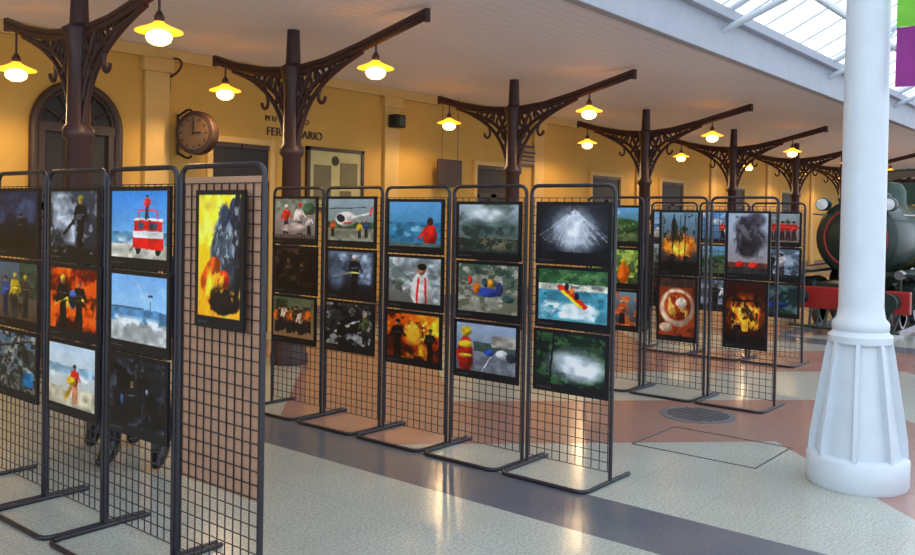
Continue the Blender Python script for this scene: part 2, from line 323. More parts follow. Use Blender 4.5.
    if k=='mountain': return L((110,166,214),(60,90,50),26).cloud((234,240,244),3,.5,.2,.8,(0,1,.6,1)).ell(.6,.4,.5,.28,(56,92,58)).ell(.2,.35,.3,.2,(36,64,48)).rect(0,1,0,.2,(80,96,70)).cloud((110,130,90),9,.52,.06,.8,(0,1,.1,.6))
    if k=='bush': return L((96,130,70),(60,70,50),27).cloud((150,170,90),8,.5,.07).ell(.7,.3,.13,.3,(220,110,36)).ell(.35,.35,.14,.34,(24,26,30)).ell(.35,.74,.08,.1,(180,140,110)).ell(.7,.66,.07,.09,(210,190,60))
    if k=='group_red':
        s=L((150,160,170),(120,110,100),28).cloud((90,110,90),6,.5,.08,.9,(0,1,.6,1))
        for i in range(7): s.fig(.1+i*.13,.08,.66,(176,46,38),(60,40,44),(50,36,34))
        return s
    if k=='dark_white': return L((90,104,120),(60,66,76),29).cloud((170,186,206),4,.48,.15,.8).fig(.35,.05,.8,(24,26,32),(20,20,26),(40,40,44)).fig(.6,.05,.8,(216,216,222),(60,60,66),(40,36,34)).rect(0,1,0,.1,(40,44,52))
    if k=='dark_green': return L((30,44,50),(40,60,58),30).cloud((74,100,100),7,.5,.08).ell(.5,.3,.3,.12,(40,70,130)).fig(.5,.2,.5,(30,40,60))
    if k=='blue': return L((100,156,208),(80,110,140),31).cloud((224,230,236),3,.5,.2).fig(.5,.05,.6,(190,60,50))
    if k=='fire_tree': return P((120,154,176),(40,30,26),32).ell(.5,.42,.42,.2,(236,116,30),.95,.7).ell(.5,.38,.25,.12,(255,214,90),1,.6).cloud((36,44,34),6,.5,.07,.9,(0,1,.45,1)).line(.3,.1,.34,.95,.022,(36,28,24)).line(.68,.1,.66,.9,.018,(40,30,26)).line(.5,.2,.54,.95,.012,(40,30,26)).rect(0,1,0,.14,(30,24,24)).cloud((246,140,44),8,.56,.07,.9,(0,1,.15,.6)).fig(.3,.04,.26,(24,20,24)).fig(.7,.04,.24,(24,20,24))
    if k=='bowl': return P((120,60,36),(150,70,40),33).cloud((90,44,30),4,.5,.1).ell(.5,.5,.48,.33,(226,204,180)).ell(.52,.52,.38,.25,(160,66,34)).cloud((236,190,110),8,.52,.06,.9,(.2,.85,.3,.72)).ell(.62,.58,.16,.09,(242,226,206)).ell(.38,.42,.1,.06,(240,196,100)).rect(0,1,.86,1,(70,56,50)).ell(.2,.13,.18,.08,(230,206,180))
    if k=='plume': return P((168,186,206),(140,130,130),34).ell(.62,.58,.34,.2,(58,54,62),.95,.5).ell(.46,.76,.3,.17,(74,70,80),.95,.5).ell(.7,.88,.24,.12,(66,62,72),.9,.5).ell(.5,.4,.26,.14,(46,42,48),.95,.5).cloud((128,122,130),7,.54,.08,.5,(.1,1,.3,1)).cloud((30,28,34),8,.56,.08,.6,(.1,1,.25,1)).rect(0,1,.1,.18,(100,60,50)).ell(.3,.15,.1,.05,(200,44,40)).ell(.66,.14,.12,.06,(206,54,44)).rect(0,1,0,.1,(56,52,54))
    if k=='house_fire': return P((60,28,18),(40,18,12),35).ell(.5,.5,.44,.26,(220,112,30),.95,.8).ell(.52,.5,.2,.13,(255,224,120),1,.5).cloud((50,22,14),6,.5,.07,.9).line(.2,.15,.2,.8,.022,(30,16,12)).line(.8,.15,.78,.8,.022,(30,16,12)).rect(.12,.88,.68,.72,(30,16,12)).rect(.42,.58,.2,.4,(250,196,80)).cloud((255,190,70),9,.58,.06,.9,(.1,.9,.2,.7)).rect(0,1,0,.12,(20,14,12)).fig(.3,.04,.3,(18,12,14))
    if k=='blur': return L((120,150,170),(60,60,60),36).cloud((190,110,70),5,.55,.1).fig(.4,.05,.7,(30,30,40)).fig(.7,.05,.7,(180,90,50))

# ---------------------------------------------------------------- display panels
H=1.83; W=.60
_grid={}
def display_panel(x,yc,photos,backing=False,rz=0.0):
    e=empty('photo_display_stand',(x,yc,0),rz)
    hw=W/2
    tubes('frame',[rounded([(0,-hw,.02),(0,-hw,H-.012),(0,hw,H-.012),(0,hw,.02)],.06)],.0125,M_black,e)
    tubes('base_feet',[rounded([(.24,-hw,.0125),(-.30,-hw,.0125),(-.30,hw,.0125),(.24,hw,.0125)],.07)],.0125,M_black,e)
    gz0,gz1=.07,H-.09
    if W not in _grid:
        B=[];n=10;t=.0022
        for i in range(n+1):
            y=-hw+.02+i*(W-.04)/n; B.append((-t,t,y-t,y+t,gz0,gz1))
        z=gz0
        while z<=gz1+.001:
            B.append((-2.6*t,-t*.8,-hw,hw,z-t,z+t)); z+=(gz1-gz0)/29
        g=boxes('wire_grid',B,M_black,e); _grid[W]=g.data
    else:
        g=bpy.data.objects.new('wire_grid',_grid[W]); link(g,e)
    if backing: box('brown_backing_board',.006,.012,-hw+.015,hw-.015,.40,H-.06,M_card,e)
    for i,(k,dy,zt) in enumerate(photos):
        im=ph(k); photo_board(e,im,im.w/2+dy,zt,'photo_%d'%(i+1))
    return e
def tri(a,b,c,dy=0,z=1.73): return [(a,dy,z),(b,dy-.005,z-.405),(c,dy+.003,z-.81)]
w=.64
y0=2.88; X1=2.27
display_panel(X1,y0+.5*w,[('dragon',-.04,1.71)],backing=True)
LW=.535
display_panel(X1,y0+1.5*w,tri('cabin','sea','night',-.035))
display_panel(X1,y0+2.5*w,tri('smoke_ff','red_crew','lifeguard',-.04))
display_panel(X1,y0+3.5*w,tri('dark_smoke','crew_brown','rubble',-.03))
LW=.55
y0=2.58; X2=4.67; w=.655; W=.615
display_panel(X2,y0+.5*w,tri('spray','boat','foliage',-.03,1.715))
display_panel(X2,y0+1.5*w,tri('hill','rocks','road',-.02,1.715))
display_panel(X2,y0+2.5*w,tri('sea_red','shirt','fire',-.01,1.73))
display_panel(X2,y0+3.5*w,tri('heli','ff_white','wreck',0,1.75))
display_panel(X2,y0+4.5*w,tri('rescue','black','crowd',0,1.75))
y0=2.58; X3=7.5; w=.64; W=.60
def two(a,b,z=1.70): return [(a,-.05,z),(b,-.04,z-.61)]
display_panel(X3,y0+.5*w,two('plume','house_fire'))
display_panel(X3,y0+1.5*w,two('fire_tree','bowl'))
display_panel(X3,y0+2.5*w,tri('mountain','bush','blur',-.02,1.74))
y0=3.15; X4=10.0
display_panel(X4,y0+.5*w,tri('group_red','dark_white','dark_green',0,1.72))
display_panel(X4,y0+1.5*w,tri('blue','mountain','dark_white'))
display_panel(X4,y0+2.5*w,tri('sea','hill','black'))

# ---------------------------------------------------------------- shell
XE=62
box('floor',-6,XE,-12,9.6,-.1,0,M_floor)
YW=9.4; ZC=3.56
box('wall_left',-6,XE,YW,YW+.25,0,4.6,M_wall)
box('ceiling',-6,XE,4.2,YW,ZC,ZC+.08,M_ceil)
box('trim_fascia',-6,XE,4.08,4.2,ZC-.03,ZC+.5,M_fascia,bev=.01)
box('trim_gutter',-6,XE,3.98,4.08,ZC+.38,ZC+.5,M_fascia,bev=.01)
box('trim_cornice',-6,XE,YW-.06,YW,ZC-.14,ZC,M_cream,bev=.01)
box('baseboard_left',-6,XE,YW-.03,YW,0,.28,mat('stone_base',(120,96,74),.6))
for i,xp in enumerate([5.72,9.75,13.8,17.9,22.0,26.1,30.2]):
    boxes('trim_pilaster_%d'%(i+1),[(xp-.16,xp+.16,YW-.06,YW,.28,ZC-.14),(xp-.2,xp+.2,YW-.09,YW,.0,.4),(xp-.2,xp+.2,YW-.09,YW,ZC-.3,ZC-.14)],M_cream,bev=.008)

def door(name,x0,x1,zt,m_leaf=M_wood,fan=False):
    e=empty(name,((x0+x1)/2,YW,0)); hw=(x1-x0)/2
    boxes('frame',[(-hw-.08,-hw,-.06,0,0,zt+.08),(hw,hw+.08,-.06,0,0,zt+.08),(-hw,hw,-.06,0,zt,zt+.08)],M_cream,e,bev=.006)
    box('opening',-hw,hw,-.012,0,0,zt,M_dark,e)
    L_=[]
    for s in (-1,1):
        a,b=(0.01,hw-.01) if s>0 else (-hw+.01,-.01)
        L_+= [(a,b,-.04,-.012,0.01,.5),(a,a+.07,-.04,-.012,.5,zt-.5),(b-.07,b,-.04,-.012,.5,zt-.5),(a,b,-.04,-.012,zt-.56,zt-.48),(a,b,-.04,-.012,1.2,1.28),(a,b,-.04,-.012,zt-.06,zt)]
    boxes('leaves',L_,m_leaf,e)
    return e
door('door_2',6.5,7.4,2.5)
for i,(a,b) in enumerate([(15.8,17.0),(19.0,20.2),(23.0,24.2),(27.2,28.4),(11.9,12.9)]):
    door('door_%d'%(i+3),a,b,2.5)
def arched(xc,hw,zs):
    e=empty('door_1',(xc,YW,0))
    n=20
    pts=[(-hw,0)]+[(-hw*math.cos(math.pi*k/n),zs+hw*math.sin(math.pi*k/n)) for k in range(n+1)]+[(hw,0)]
    V=[(x,-.015,z) for x,z in pts]; meshobj('opening',V,[tuple(range(len(V)))],M_dark,e)
    def arc(r,y): return [(-r,y,0.02)]+[(-r*math.cos(math.pi*k/n),y,zs+r*math.sin(math.pi*k/n)) for k in range(n+1)]+[(r,y,0.02)]
    tubes('arch_frame',[arc(hw+.02,-.04)],.05,M_wood,e); tubes('arch_inner',[arc(hw*.93,-.03)],.022,M_wood,e)
    tubes('fanlight_bars',[[(0,-.03,zs),(-hw*.95*math.cos(math.pi*k/6),-.03,zs+hw*.95*math.sin(math.pi*k/6))] for k in range(1,6)]+
          [[(-.45*hw*math.cos(math.pi*k/12),-.03,zs+.45*hw*math.sin(math.pi*k/12)) for k in range(13)]],.014,M_wood,e)
    boxes('leaves',[(-hw,hw,-.06,-.015,zs-.05,zs+.05),(-hw,-.02,-.05,-.015,0,.9),(.02,hw,-.05,-.015,0,.9),(-hw,-hw+.1,-.05,-.015,.9,zs),(-.1,.1,-.05,-.015,.9,zs),(hw-.1,hw,-.05,-.015,.9,zs),(-hw,hw,-.05,-.015,1.6,1.68)],M_wood,e)
arched(4.75,.46,2.5)

def text(name,body,size,loc,m,parent=None,rot=(math.pi/2,0,0)):
    cu=bpy.data.curves.new(name,'FONT'); cu.body=body; cu.size=size; cu.extrude=.006; cu.align_x='CENTER'
    cu.materials.append(m); o=bpy.data.objects.new(name,cu); o.location=loc; o.rotation_euler=rot; return link(o,parent)
sg=empty('museum_wall_lettering',(7.86,YW-.012,2.78))
text('line_1','M U S E U   D O',.11,(-.14,0,.06),M_wood,sg); text('line_2','FERROVIARIO',.16,(.0,0,-.13),M_wood,sg)

e=empty('notice_board',(8.6,YW-.03,2.1))
boxes('board_frame',[(-.55,-.5,-.03,.03,-.45,.45),(.5,.55,-.03,.03,-.45,.45),(-.55,.55,-.03,.03,.4,.45),(-.55,.55,-.03,.03,-.45,-.4)],M_wood,e)
box('board_face',-.5,.5,-.01,.02,-.4,.4,mat('notice_paper',(190,180,120),.6),e)
boxes('pinned_sheets',[(-.42,-.1,-.018,-.01,-.3,.2),(.08,.42,-.018,-.01,-.1,.25),(.08,.3,-.018,-.01,-.34,-.16)],mat('dark_print',(110,100,66),.6),e)
lathe('round_emblem',[(.07,-.018),(.07,-.014)],M_dark,e,axis='Y',loc=(-.02,0,.27))
e=empty('hanging_info_sign',(10.85,YW-.3,2.32))
box('sign_panel',-.3,.3,-.02,.02,-.25,.2,M_wood,e,bev=.01)
tubes('hangers',[[(-.2,0,.2),(-.2,0,ZC-2.32)],[(.2,0,.2),(.2,0,ZC-2.32)]],.005,M_black,e)
e=empty('framed_wall_sign',(13.4,YW-.03,2.75))
box('sign_frame',-.42,.42,-.02,.03,-.2,.2,M_wood,e); box('sign_face',-.37,.37,-.026,-.02,-.15,.15,mat('sign_ochre',(150,110,60),.5),e)
boxes('sign_text_bars',[(-.28,.28,-.03,-.026,.05,.08),(-.22,.22,-.03,-.026,-.03,0),(-.26,.26,-.03,-.026,-.1,-.08)],M_dark,e)
e=empty('wall_speaker',(9.75,YW-.16,3.05))
box('speaker_box',-.11,.11,-.08,.1,-.1,.1,M_dark,e,bev=.02); lathe('speaker_cone',[(.02,0),(.08,-.02)],M_loco,e,loc=(0,-.08,0),axis='Y')

CX=6.02
e=empty('station_clock',(CX,8.98,2.54),math.radians(24))
lathe('clock_drum',[(.2,-.075),(.25,-.07),(.26,-.05),(.26,.05),(.25,.07),(.2,.075)],M_wood,e,axis='X',seg=40)
for s in (-1,1):
    lathe('clock_face_%s'%('a' if s<0 else 'b'),[(.2,s*.078),(.0001,s*.079)],mat('clock_dial',(104,78,52),.4),e,axis='X',seg=40)
    boxes('clock_hands_%s'%('a' if s<0 else 'b'),[(s*.083-.002,s*.083+.002,-.008,.008,-.02,.15),(s*.083-.002,s*.083+.002,-.1,.02,-.008,.008)],M_dark,e)
    boxes('clock_marks_%s'%('a' if s<0 else 'b'),[(s*.081-.002,s*.081+.002,.17*math.cos(k*math.pi/6)-.008,.17*math.cos(k*math.pi/6)+.008,.17*math.sin(k*math.pi/6)-.012,.17*math.sin(k*math.pi/6)+.012) for k in range(12)],M_dark,e)
e=empty('clock_bracket',(CX,9.0,2.54))
tubes('bracket_arm',[[(0,.26,.0),(0,.4,.0)],[(0,.38,-.25),(0,.38,.25)],bez((0,.38,.22),(0,.2,.3),(0,.15,.3),(0,.1,.27)),bez((0,.38,-.22),(0,.2,-.3),(0,.15,-.3),(0,.1,-.27))],.016,M_iron,e)
e=empty('wall_light_bracket',(5.9,YW,3.22))
tubes('scroll',[bez((0,0,0),(0,-.3,.05),(0,-.35,.2),(0,-.1,.22)),[(0,-.01,-.15),(0,-.01,.22)]],.014,M_iron,e)

# ---------------------------------------------------------------- iron columns
YC=7.28
COLX=[3.70,6.05]+[6.05+4.03*k for k in range(1,10)]
ch_data={}
def ring(cy,cz,r,n=14): return [(0,cy+r*math.cos(2*math.pi*k/n),cz+r*math.sin(2*math.pi*k/n)) for k in range(n+1)]
def iron_column(x):
    e=empty('cast_iron_column',(x,YC,0))
    def add(key,fn):
        if key in ch_data:
            o=bpy.data.objects.new(key,ch_data[key]); link(o,e)
        else:
            ch_data[key]=fn().data
    def shaft():
        o=lathe('shaft',[(.2,0),(.2,.1),(.17,.14),(.17,.5),(.19,.54),(.14,.6),(.115,.7),(.1,2.2),(.13,2.24),(.13,2.3),(.1,2.34),(.09,2.9),(.12,3.1),(.14,3.16),(.08,3.2),(.065,ZC)],M_iron,e,seg=20); o.name='shaft'; return o
    if 'shaft' in ch_data:
        o=bpy.data.objects.new('shaft',ch_data['shaft']); link(o,e)
        md=o.modifiers.new('e','EDGE_SPLIT'); md.split_angle=math.radians(40)
    else: ch_data['shaft']=shaft().data
    def arms():
        T=[]
        for s,Lr,zt in ((-1,1.9,3.46),(1,1.4,3.36)):
            T.append([(0,s*.05,3.1),(0,s*.5,3.14),(0,s*1.0,3.24),(0,s*Lr,zt)])
            T.append([(0,s*.05,3.15),(0,s*.5,3.19),(0,s*1.0,3.29),(0,s*Lr,zt+.05)])
            T.append([(0,s*Lr,zt-.05),(0,s*Lr,zt+.07)])
        return tubes('bracket_arms',T,.032,M_iron,e)
    add('bracket_arms',arms)
    def lace():
        T=[]
        for s in (-1,1):
            T.append(bez((0,s*.09,2.34),(0,s*.2,2.75),(0,s*.35,2.98),(0,s*1.05,3.22)))
            T.append(bez((0,s*.09,2.55),(0,s*.16,2.85),(0,s*.3,3.0),(0,s*.8,3.14)))
            T.append([(0,s*.28,2.8),(0,s*.1,3.1)]); T.append([(0,s*.5,2.97),(0,s*.3,3.14)])
            T.append([(0,s*.1,2.75),(0,s*.3,3.14)])
        return tubes('bracket_braces',T,.026,M_iron,e)
    add('bracket_braces',lace)
    def rings():
        T=[]
        for s in (-1,1):
            for cy,cz,r in ((.2,2.98,.1),(.42,3.05,.07),(.14,2.78,.06),(.62,3.1,.045),(.13,2.6,.04)):
                T.append(ring(s*cy,cz,r))
            T.append(bez((0,s*.45,2.93),(0,s*.35,2.75),(0,s*.5,2.7),(0,s*.52,2.82)))
        return tubes('bracket_scrollwork',T,.019,M_iron,e,res=2)
    add('bracket_scrollwork',rings)
    return e
for x in COLX: iron_column(x)

# ---------------------------------------------------------------- lamps
lamp_cache={}
def lamp(x,y,z):
    e=empty('hanging_lamp',(x,y,z))
    parts={'shade':([(.03,.12),(.05,.10),(.10,.075),(.175,.045),(.18,.035),(.10,.05),(.05,.055)],M_shade),
           'glass_bowl':([(.0001,-.07),(.045,-.064),(.085,-.04),(.1,-.005),(.09,.025),(.05,.045)],M_bulb),
           'cap':([(.035,.11),(.04,.15),(.02,.19),(.012,.2)],M_iron)}
    for k,(pr,m) in parts.items():
        if k in lamp_cache:
            o=bpy.data.objects.new(k,lamp_cache[k]); link(o,e)
        else: lamp_cache[k]=lathe(k,pr,m,e,seg=24).data
    top=3.355 if y<7 else 3.31
    tubes('stem',[[(0,0,.19),(0,0,top-z)]],.01,M_iron,e)
    ld=bpy.data.lights.new('lamp_glow','SPOT'); ld.energy=44; ld.color=(1,.69,.36); ld.shadow_soft_size=.08
    ld.spot_size=math.radians(176); ld.spot_blend=.4
    lo=bpy.data.objects.new('lamp_glow',ld); lo.location=(0,0,-.17); link(lo,e)
for i,x in enumerate(COLX[:8]):
    lamp(x,6.04,2.95 if i==0 else 3.0); lamp(x,8.48,2.88 if i==0 else 2.97)

# ---------------------------------------------------------------- white column
e=empty('white_column',(5.74,1.47,0))
def wcol(e):
    lathe('drum_base',[(.285,0),(.295,.02),(.295,.17),(.28,.19),(.26,.2)],M_white,e,seg=40)
    lathe('flared_pedestal',[(.245,.19),(.24,.24),(.19,.55),(.155,.86),(.185,.88),(.185,.92),(.165,.94),(.155,.96)],M_white,e,seg=40)
    V=[];F=[]
    for k in range(8):
        a=2*math.pi*k/8+.2; c,s=math.cos(a),math.sin(a)
        prof=[(.15,.19),(.285,.19),(.277,.3),(.20,.80),(.185,.88),(.15,.88)]
        n=len(V); t=.012
        for sg_ in (-1,1):
            for r,z in prof: V.append((r*c-sg_*t*s,r*s+sg_*t*c,z))
        m_=len(prof); F.append(tuple(n+i for i in range(m_))); F.append(tuple(n+m_+i for i in reversed(range(m_))))
        for i in range(m_):
            j=(i+1)%m_; F.append((n+i,n+m_+i,n+m_+j,n+j))
    meshobj('fins',V,F,M_white,e)
    lathe('shaft',[(.15,.94),(.165,.96),(.165,1.0),(.14,1.03),(.13,1.1),(.122,5.4),(.16,5.45),(.16,5.5)],M_white,e,seg=40)
    lathe('bolts',[(.012,0.19),(.012,.215)],M_steel,e,seg=8,loc=(.27,.0,0))
wcol(e)
e2=empty('white_column',(13.9,-.6,0)); wcol(e2)
e2=empty('white_column',(-2.4,1.47,0)); wcol(e2)

b=empty('hanging_banner',(5.74,.98,2.44))
def wavy(name,z0,z1,m):
    V=[];F=[];nx,nz=16,8
    for j in range(nz+1):
        for i in range(nx+1):
            t=i/nx; V.append((.015*math.sin(t*9+j*.1),.33-.66*t,z0+(z1-z0)*j/nz))
    for j in range(nz):
        for i in range(nx): a=j*(nx+1)+i; F.append((a,a+1,a+nx+2,a+nx+1))
    return meshobj(name,V,F,m,b,True)
wavy('purple_cloth',0,.36,mat('purple_cloth',(132,34,120),.7)); wavy('green_cloth',.36,.96,mat('green_cloth',(110,180,50),.7))
tubes('banner_rod',[[(0,.40,.98),(0,-.36,.98)]],.014,M_white,b)
box('white_emblem',-.022,-.018,-.12,.12,.42,.56,M_white,b)

# ---------------------------------------------------------------- skylight
ZS=ZC+.5; SL=.5
sk=empty('skylight_roof',(0,0,0))
yr=-3.5; zr=ZS+(4.1-yr)*SL
def zroof(y): return ZS+(4.1-y)*SL if y>=yr else zr-(yr-y)*SL
meshobj('glass_left',[(-6,4.1,ZS+.05),(XE,4.1,ZS+.05),(XE,yr,zr+.05),(-6,yr,zr+.05)],[(0,1,2,3)],M_glass,sk)
meshobj('glass_right',[(-6,yr,zr+.05),(XE,yr,zr+.05),(XE,-11,zroof(-11)+.05),(-6,-11,zroof(-11)+.05)],[(0,1,2,3)],M_glass,sk)
T=[];x=-6
while x<46:
    T.append([(x,4.1,ZS),(x,yr,zr),(x,-11,zroof(-11))]); x+=.68
tubes('glazing_bars',T,.012,M_white,sk,res=1)
T=[[(-6,y,zroof(y)-.03),(XE,y,zroof(y)-.03)] for y in np.arange(3.4,-11,-.95)]
tubes('purlins',T,.02,M_white,sk,res=2)
T=[];T2=[]
for k in range(-2,12):
    x=5.74+4.04*k
    T.append([(x,4.1,ZS-.05),(x,yr,zr-.1),(x,-11,zroof(-11)-.1)])
    arch=bez((x,4.1,ZS-.25),(x,2.6,ZS+.35),(x,1.0,ZS+.95),(x,-1.5,ZS+1.5))+[(x,yr,ZS+1.55),(x,-8,ZS+.9),(x,-11,ZS-.4)]
    T.append(arch)
    for i in range(2,15,2):
        p=arch[i]; T2.append([p,(x,p[1]-.35,zroof(p[1]-.35)-.05)]); T2.append([p,(x,p[1]+.25,zroof(p[1]+.25)-.05)])
tubes('truss_chords',T,.04,M_white,sk); tubes('truss_webs',T2,.018,M_white,sk,res=2)
T=[[(-6,3.2,ZS+.12),(XE,3.2,ZS+.12)],[(-6,1.47,ZS+.75),(XE,1.47,ZS+.75)]]
tubes('long_pipes',T,.035,M_white,sk)

# ---------------------------------------------------------------- floor details
e=empty('manhole_cover',(6.8,2.98,0))
lathe('cover',[(.30,0),(.30,.006),(.28,.008),(.0001,.008)],mat('manhole_iron',(112,112,116),.5,.2),e,seg=40)
B=[]
for k in range(-4,5):
    hl=math.sqrt(max(.01,.25**2-(k*.055)**2)); B.append((k*.055-.008,k*.055+.008,-hl,hl,.008,.012))
boxes('ribs',B,mat('manhole_rib',(76,76,80),.5,.2),e)
e=empty('floor_hatch',(5.95,2.5,0))
boxes('hatch_rim',[(-.35,.35,-.45,-.44,0,.004),(-.35,.35,.44,.45,0,.004),(-.35,-.34,-.44,.44,0,.004),(.34,.35,-.44,.44,0,.004)],mat('hatch_joint',(84,76,74),.5),e)

# ---------------------------------------------------------------- locomotive
LY=3.6
lo=empty('steam_locomotive',(13.2,LY,.06))
cz=1.32
lathe('smokebox',[(.46,.45),(.55,.48),(.58,.52),(.58,1.5)],M_loco,lo,axis='X',seg=44,loc=(0,0,cz))
lathe('smokebox_door',[(.0001,.36),(.2,.375),(.36,.42),(.43,.46)],M_loco,lo,axis='X',seg=40,loc=(0,0,cz))
tubes('door_straps',[[(.40,-.38,cz+.15),(.35,0,cz+.15)],[(.40,-.38,cz-.15),(.35,0,cz-.15)],[(.33,0,cz-.14),(.33,0,cz+.14)]],.02,M_steel,lo)
tubes('door_ring',[[(.45,.44*math.cos(a),cz+.44*math.sin(a)) for a in np.linspace(0,2*math.pi,33)]],.014,M_red,lo)
lathe('boiler',[(.54,1.5),(.54,4.3)],M_green,lo,axis='X',seg=44,loc=(0,0,cz))
for i,bx in enumerate((1.5,2.2,2.9,3.6)): lathe('boiler_band_%d'%i,[(.55,bx),(.552,bx+.05)],M_brass,lo,axis='X',seg=44,loc=(0,0,cz))
lathe('chimney',[(.2,cz+.5),(.15,cz+.62),(.14,cz+.86),(.17,cz+.96),(.21,cz+1.0),(.21,cz+1.04),(.16,cz+1.06)],M_loco,lo,loc=(.95,0,0))
lathe('steam_dome',[(.28,cz+.45),(.24,cz+.56),(.23,cz+.76),(.16,cz+.88),(.0001,cz+.92)],M_green,lo,loc=(2.5,0,0))
lathe('sand_dome',[(.2,cz+.45),(.18,cz+.55),(.17,cz+.68),(.0001,cz+.78)],M_green,lo,loc=(1.8,0,0))
M_lens=mat('lens',(225,230,235),.15)
lathe('headlamp',[(.13,.30),(.14,.33),(.12,.5),(.05,.55)],M_loco,lo,axis='X',loc=(0,0,cz+.72))
lathe('headlamp_glass',[(.0001,.285),(.11,.3)],M_lens,lo,axis='X',loc=(0,0,cz+.72))
for s in (-1,1):
    lathe('marker_lamp_%d'%(s+1),[(.09,.36),(.1,.38),(.1,.52),(.04,.56)],M_loco,lo,axis='X',loc=(0,s*.46,cz+.50))
    lathe('marker_lens_%d'%(s+1),[(.0001,.345),(.085,.358)],M_lens,lo,axis='X',loc=(0,s*.46,cz+.50))
    lathe('side_lamp_%d'%(s+1),[(.0001,.1),(.06,.1),(.07,.12),(.07,.24),(.04,.28)],M_steel,lo,axis='X',loc=(0,s*.68,.82))
    tubes('side_lamp_post_%d'%(s+1),[[(.2,s*.68,.58),(.2,s*.68,.8)]],.02,M_loco,lo)
box('frame',.1,5.9,-.45,.45,.42,.66,M_loco,lo)
box('buffer_beam',0,.12,-.85,.85,.28,.60,M_red,lo,bev=.015)
for s in (-1,1):
    lathe('buffer_%d'%(s+1),[(.14,-.34),(.15,-.32),(.14,-.29),(.07,-.27),(.08,-.1),(.12,0)],M_loco,lo,axis='X',loc=(0,s*.62,.45))
tubes('coupling',[[(0,0,.42),(-.15,0,.42),(-.2,0,.3),(-.15,0,.2)]],.03,M_steel,lo)
T=[]
for k in range(-6,7): T.append([(.02,k*.12,.28),(-.28+abs(k)*.03,k*.11,.03)])
tubes('cowcatcher',T+[[(-.1,-.75,.03),(-.3,0,.03),(-.1,.75,.03)]],.02,M_loco,lo)
boxes('running_boards',[(.12,4.3,.5,.9,.8,.84),(.12,4.3,-.9,-.5,.8,.84)],M_loco,lo)
boxes('running_board_edges',[(.12,4.3,.89,.91,.76,.86),(.12,4.3,-.91,-.89,.76,.86)],M_red,lo)
tubes('handrails',[[(.5,s*.62,cz+.35),(4.2,s*.62,cz+.35)] for s in (-1,1)],.015,M_steel,lo)
for s in (-1,1):
    lathe('cylinder_%d'%(s+1),[(.14,.45),(.21,.5),(.21,1.05),(.14,1.1)],M_loco,lo,axis='X',loc=(0,s*.7,.5))
    for j,(wx,r) in enumerate(((1.75,.42),(2.75,.42),(3.75,.42),(.75,.24),(5.2,.26))):
        yy=s*.56
        lathe('wheel_rim_%d_%d'%(s+1,j),[(r*.84,-.05),(r,-.05),(r,.04),(r*1.06,.05),(r*1.06,.06),(r*.84,.06),(r*.84,-.05)],M_steel,lo,axis='Y',loc=(wx,yy,r),seg=32)
        lathe('wheel_hub_%d_%d'%(s+1,j),[(r*.2,-.06),(r*.2,.07)],M_red,lo,axis='Y',loc=(wx,yy,r))
        tubes('wheel_spokes_%d_%d'%(s+1,j),[[(wx,yy,r),(wx+r*.88*math.cos(a),yy,r+r*.88*math.sin(a))] for a in np.linspace(0,2*math.pi,12,endpoint=False)],.017,M_red,lo,res=1)
    boxes('side_rod_%d'%(s+1),[(1.65,3.85,s*.68-.02,s*.68+.02,.27,.34),(.9,2.75,s*.74-.02,s*.74+.02,.38,.44)],M_steel,lo)
B=[(4.3,5.9,-.95,.95,.66,.8),(4.3,4.34,-.95,-.5,.8,2.3),(4.3,4.34,.5,.95,.8,2.3),(4.3,4.34,-.5,.5,1.9,2.3),(4.3,5.8,.91,.95,.8,1.4),(4.3,5.8,-.95,-.91,.8,1.4),(4.3,5.8,.91,.95,2.1,2.3),(4.3,5.8,-.95,-.91,2.1,2.3),(4.3,4.5,.91,.95,1.4,2.1),(4.3,4.5,-.95,-.91,1.4,2.1),(5.6,5.8,.91,.95,.8,2.1),(5.6,5.8,-.95,-.91,.8,2.1)]
boxes('cab',B,M_green,lo)
V=[];F=[]
for xx in (4.15,6.0):
    for k in range(13):
        a=math.pi*k/12; V.append((xx,-1.02*math.cos(a),2.28+.22*math.sin(a)))
for k in range(12): F.append((k,k+1,14+k,13+k))
o=meshobj('cab_roof',V,F,M_loco,lo); o.modifiers.new('s','SOLIDIFY').thickness=.04
tr=empty('railway_track',(0,LY,0))
boxes('rails',[(12.4,26,-.62,-.55,0,.06),(12.4,26,.55,.62,0,.06)],M_steel,tr)

# ---------------------------------------------------------------- people
def skin_mesh(name,pts,edges,rad,m,parent,sub=1,root=0):
    me=bpy.data.meshes.new(name); me.from_pydata(pts,edges,[]); o=bpy.data.objects.new(name,me); COL.objects.link(o)
    md=o.modifiers.new('sk','SKIN'); md.use_smooth_shade=True
    for i,r in enumerate(rad):
        sv=me.skin_vertices[0].data[i]; sv.radius=(r,r) if not isinstance(r,tuple) else r; sv.use_root=(i==root)
    if sub: o.modifiers.new('ss','SUBSURF').levels=sub
    if sub: o.modifiers['ss'].render_levels=sub
    dg=bpy.context.evaluated_depsgraph_get(); dg.update()
    me2=bpy.data.meshes.new_from_object(o.evaluated_get(dg))
    bpy.data.objects.remove(o); bpy.data.meshes.remove(me)
    o2=bpy.data.objects.new(name,me2)
    me2.materials.clear(); 
    for mm in (m if isinstance(m,list) else [m]): me2.materials.append(mm)
    for p in me2.polygons: p.use_smooth=True
    return link(o2,parent)
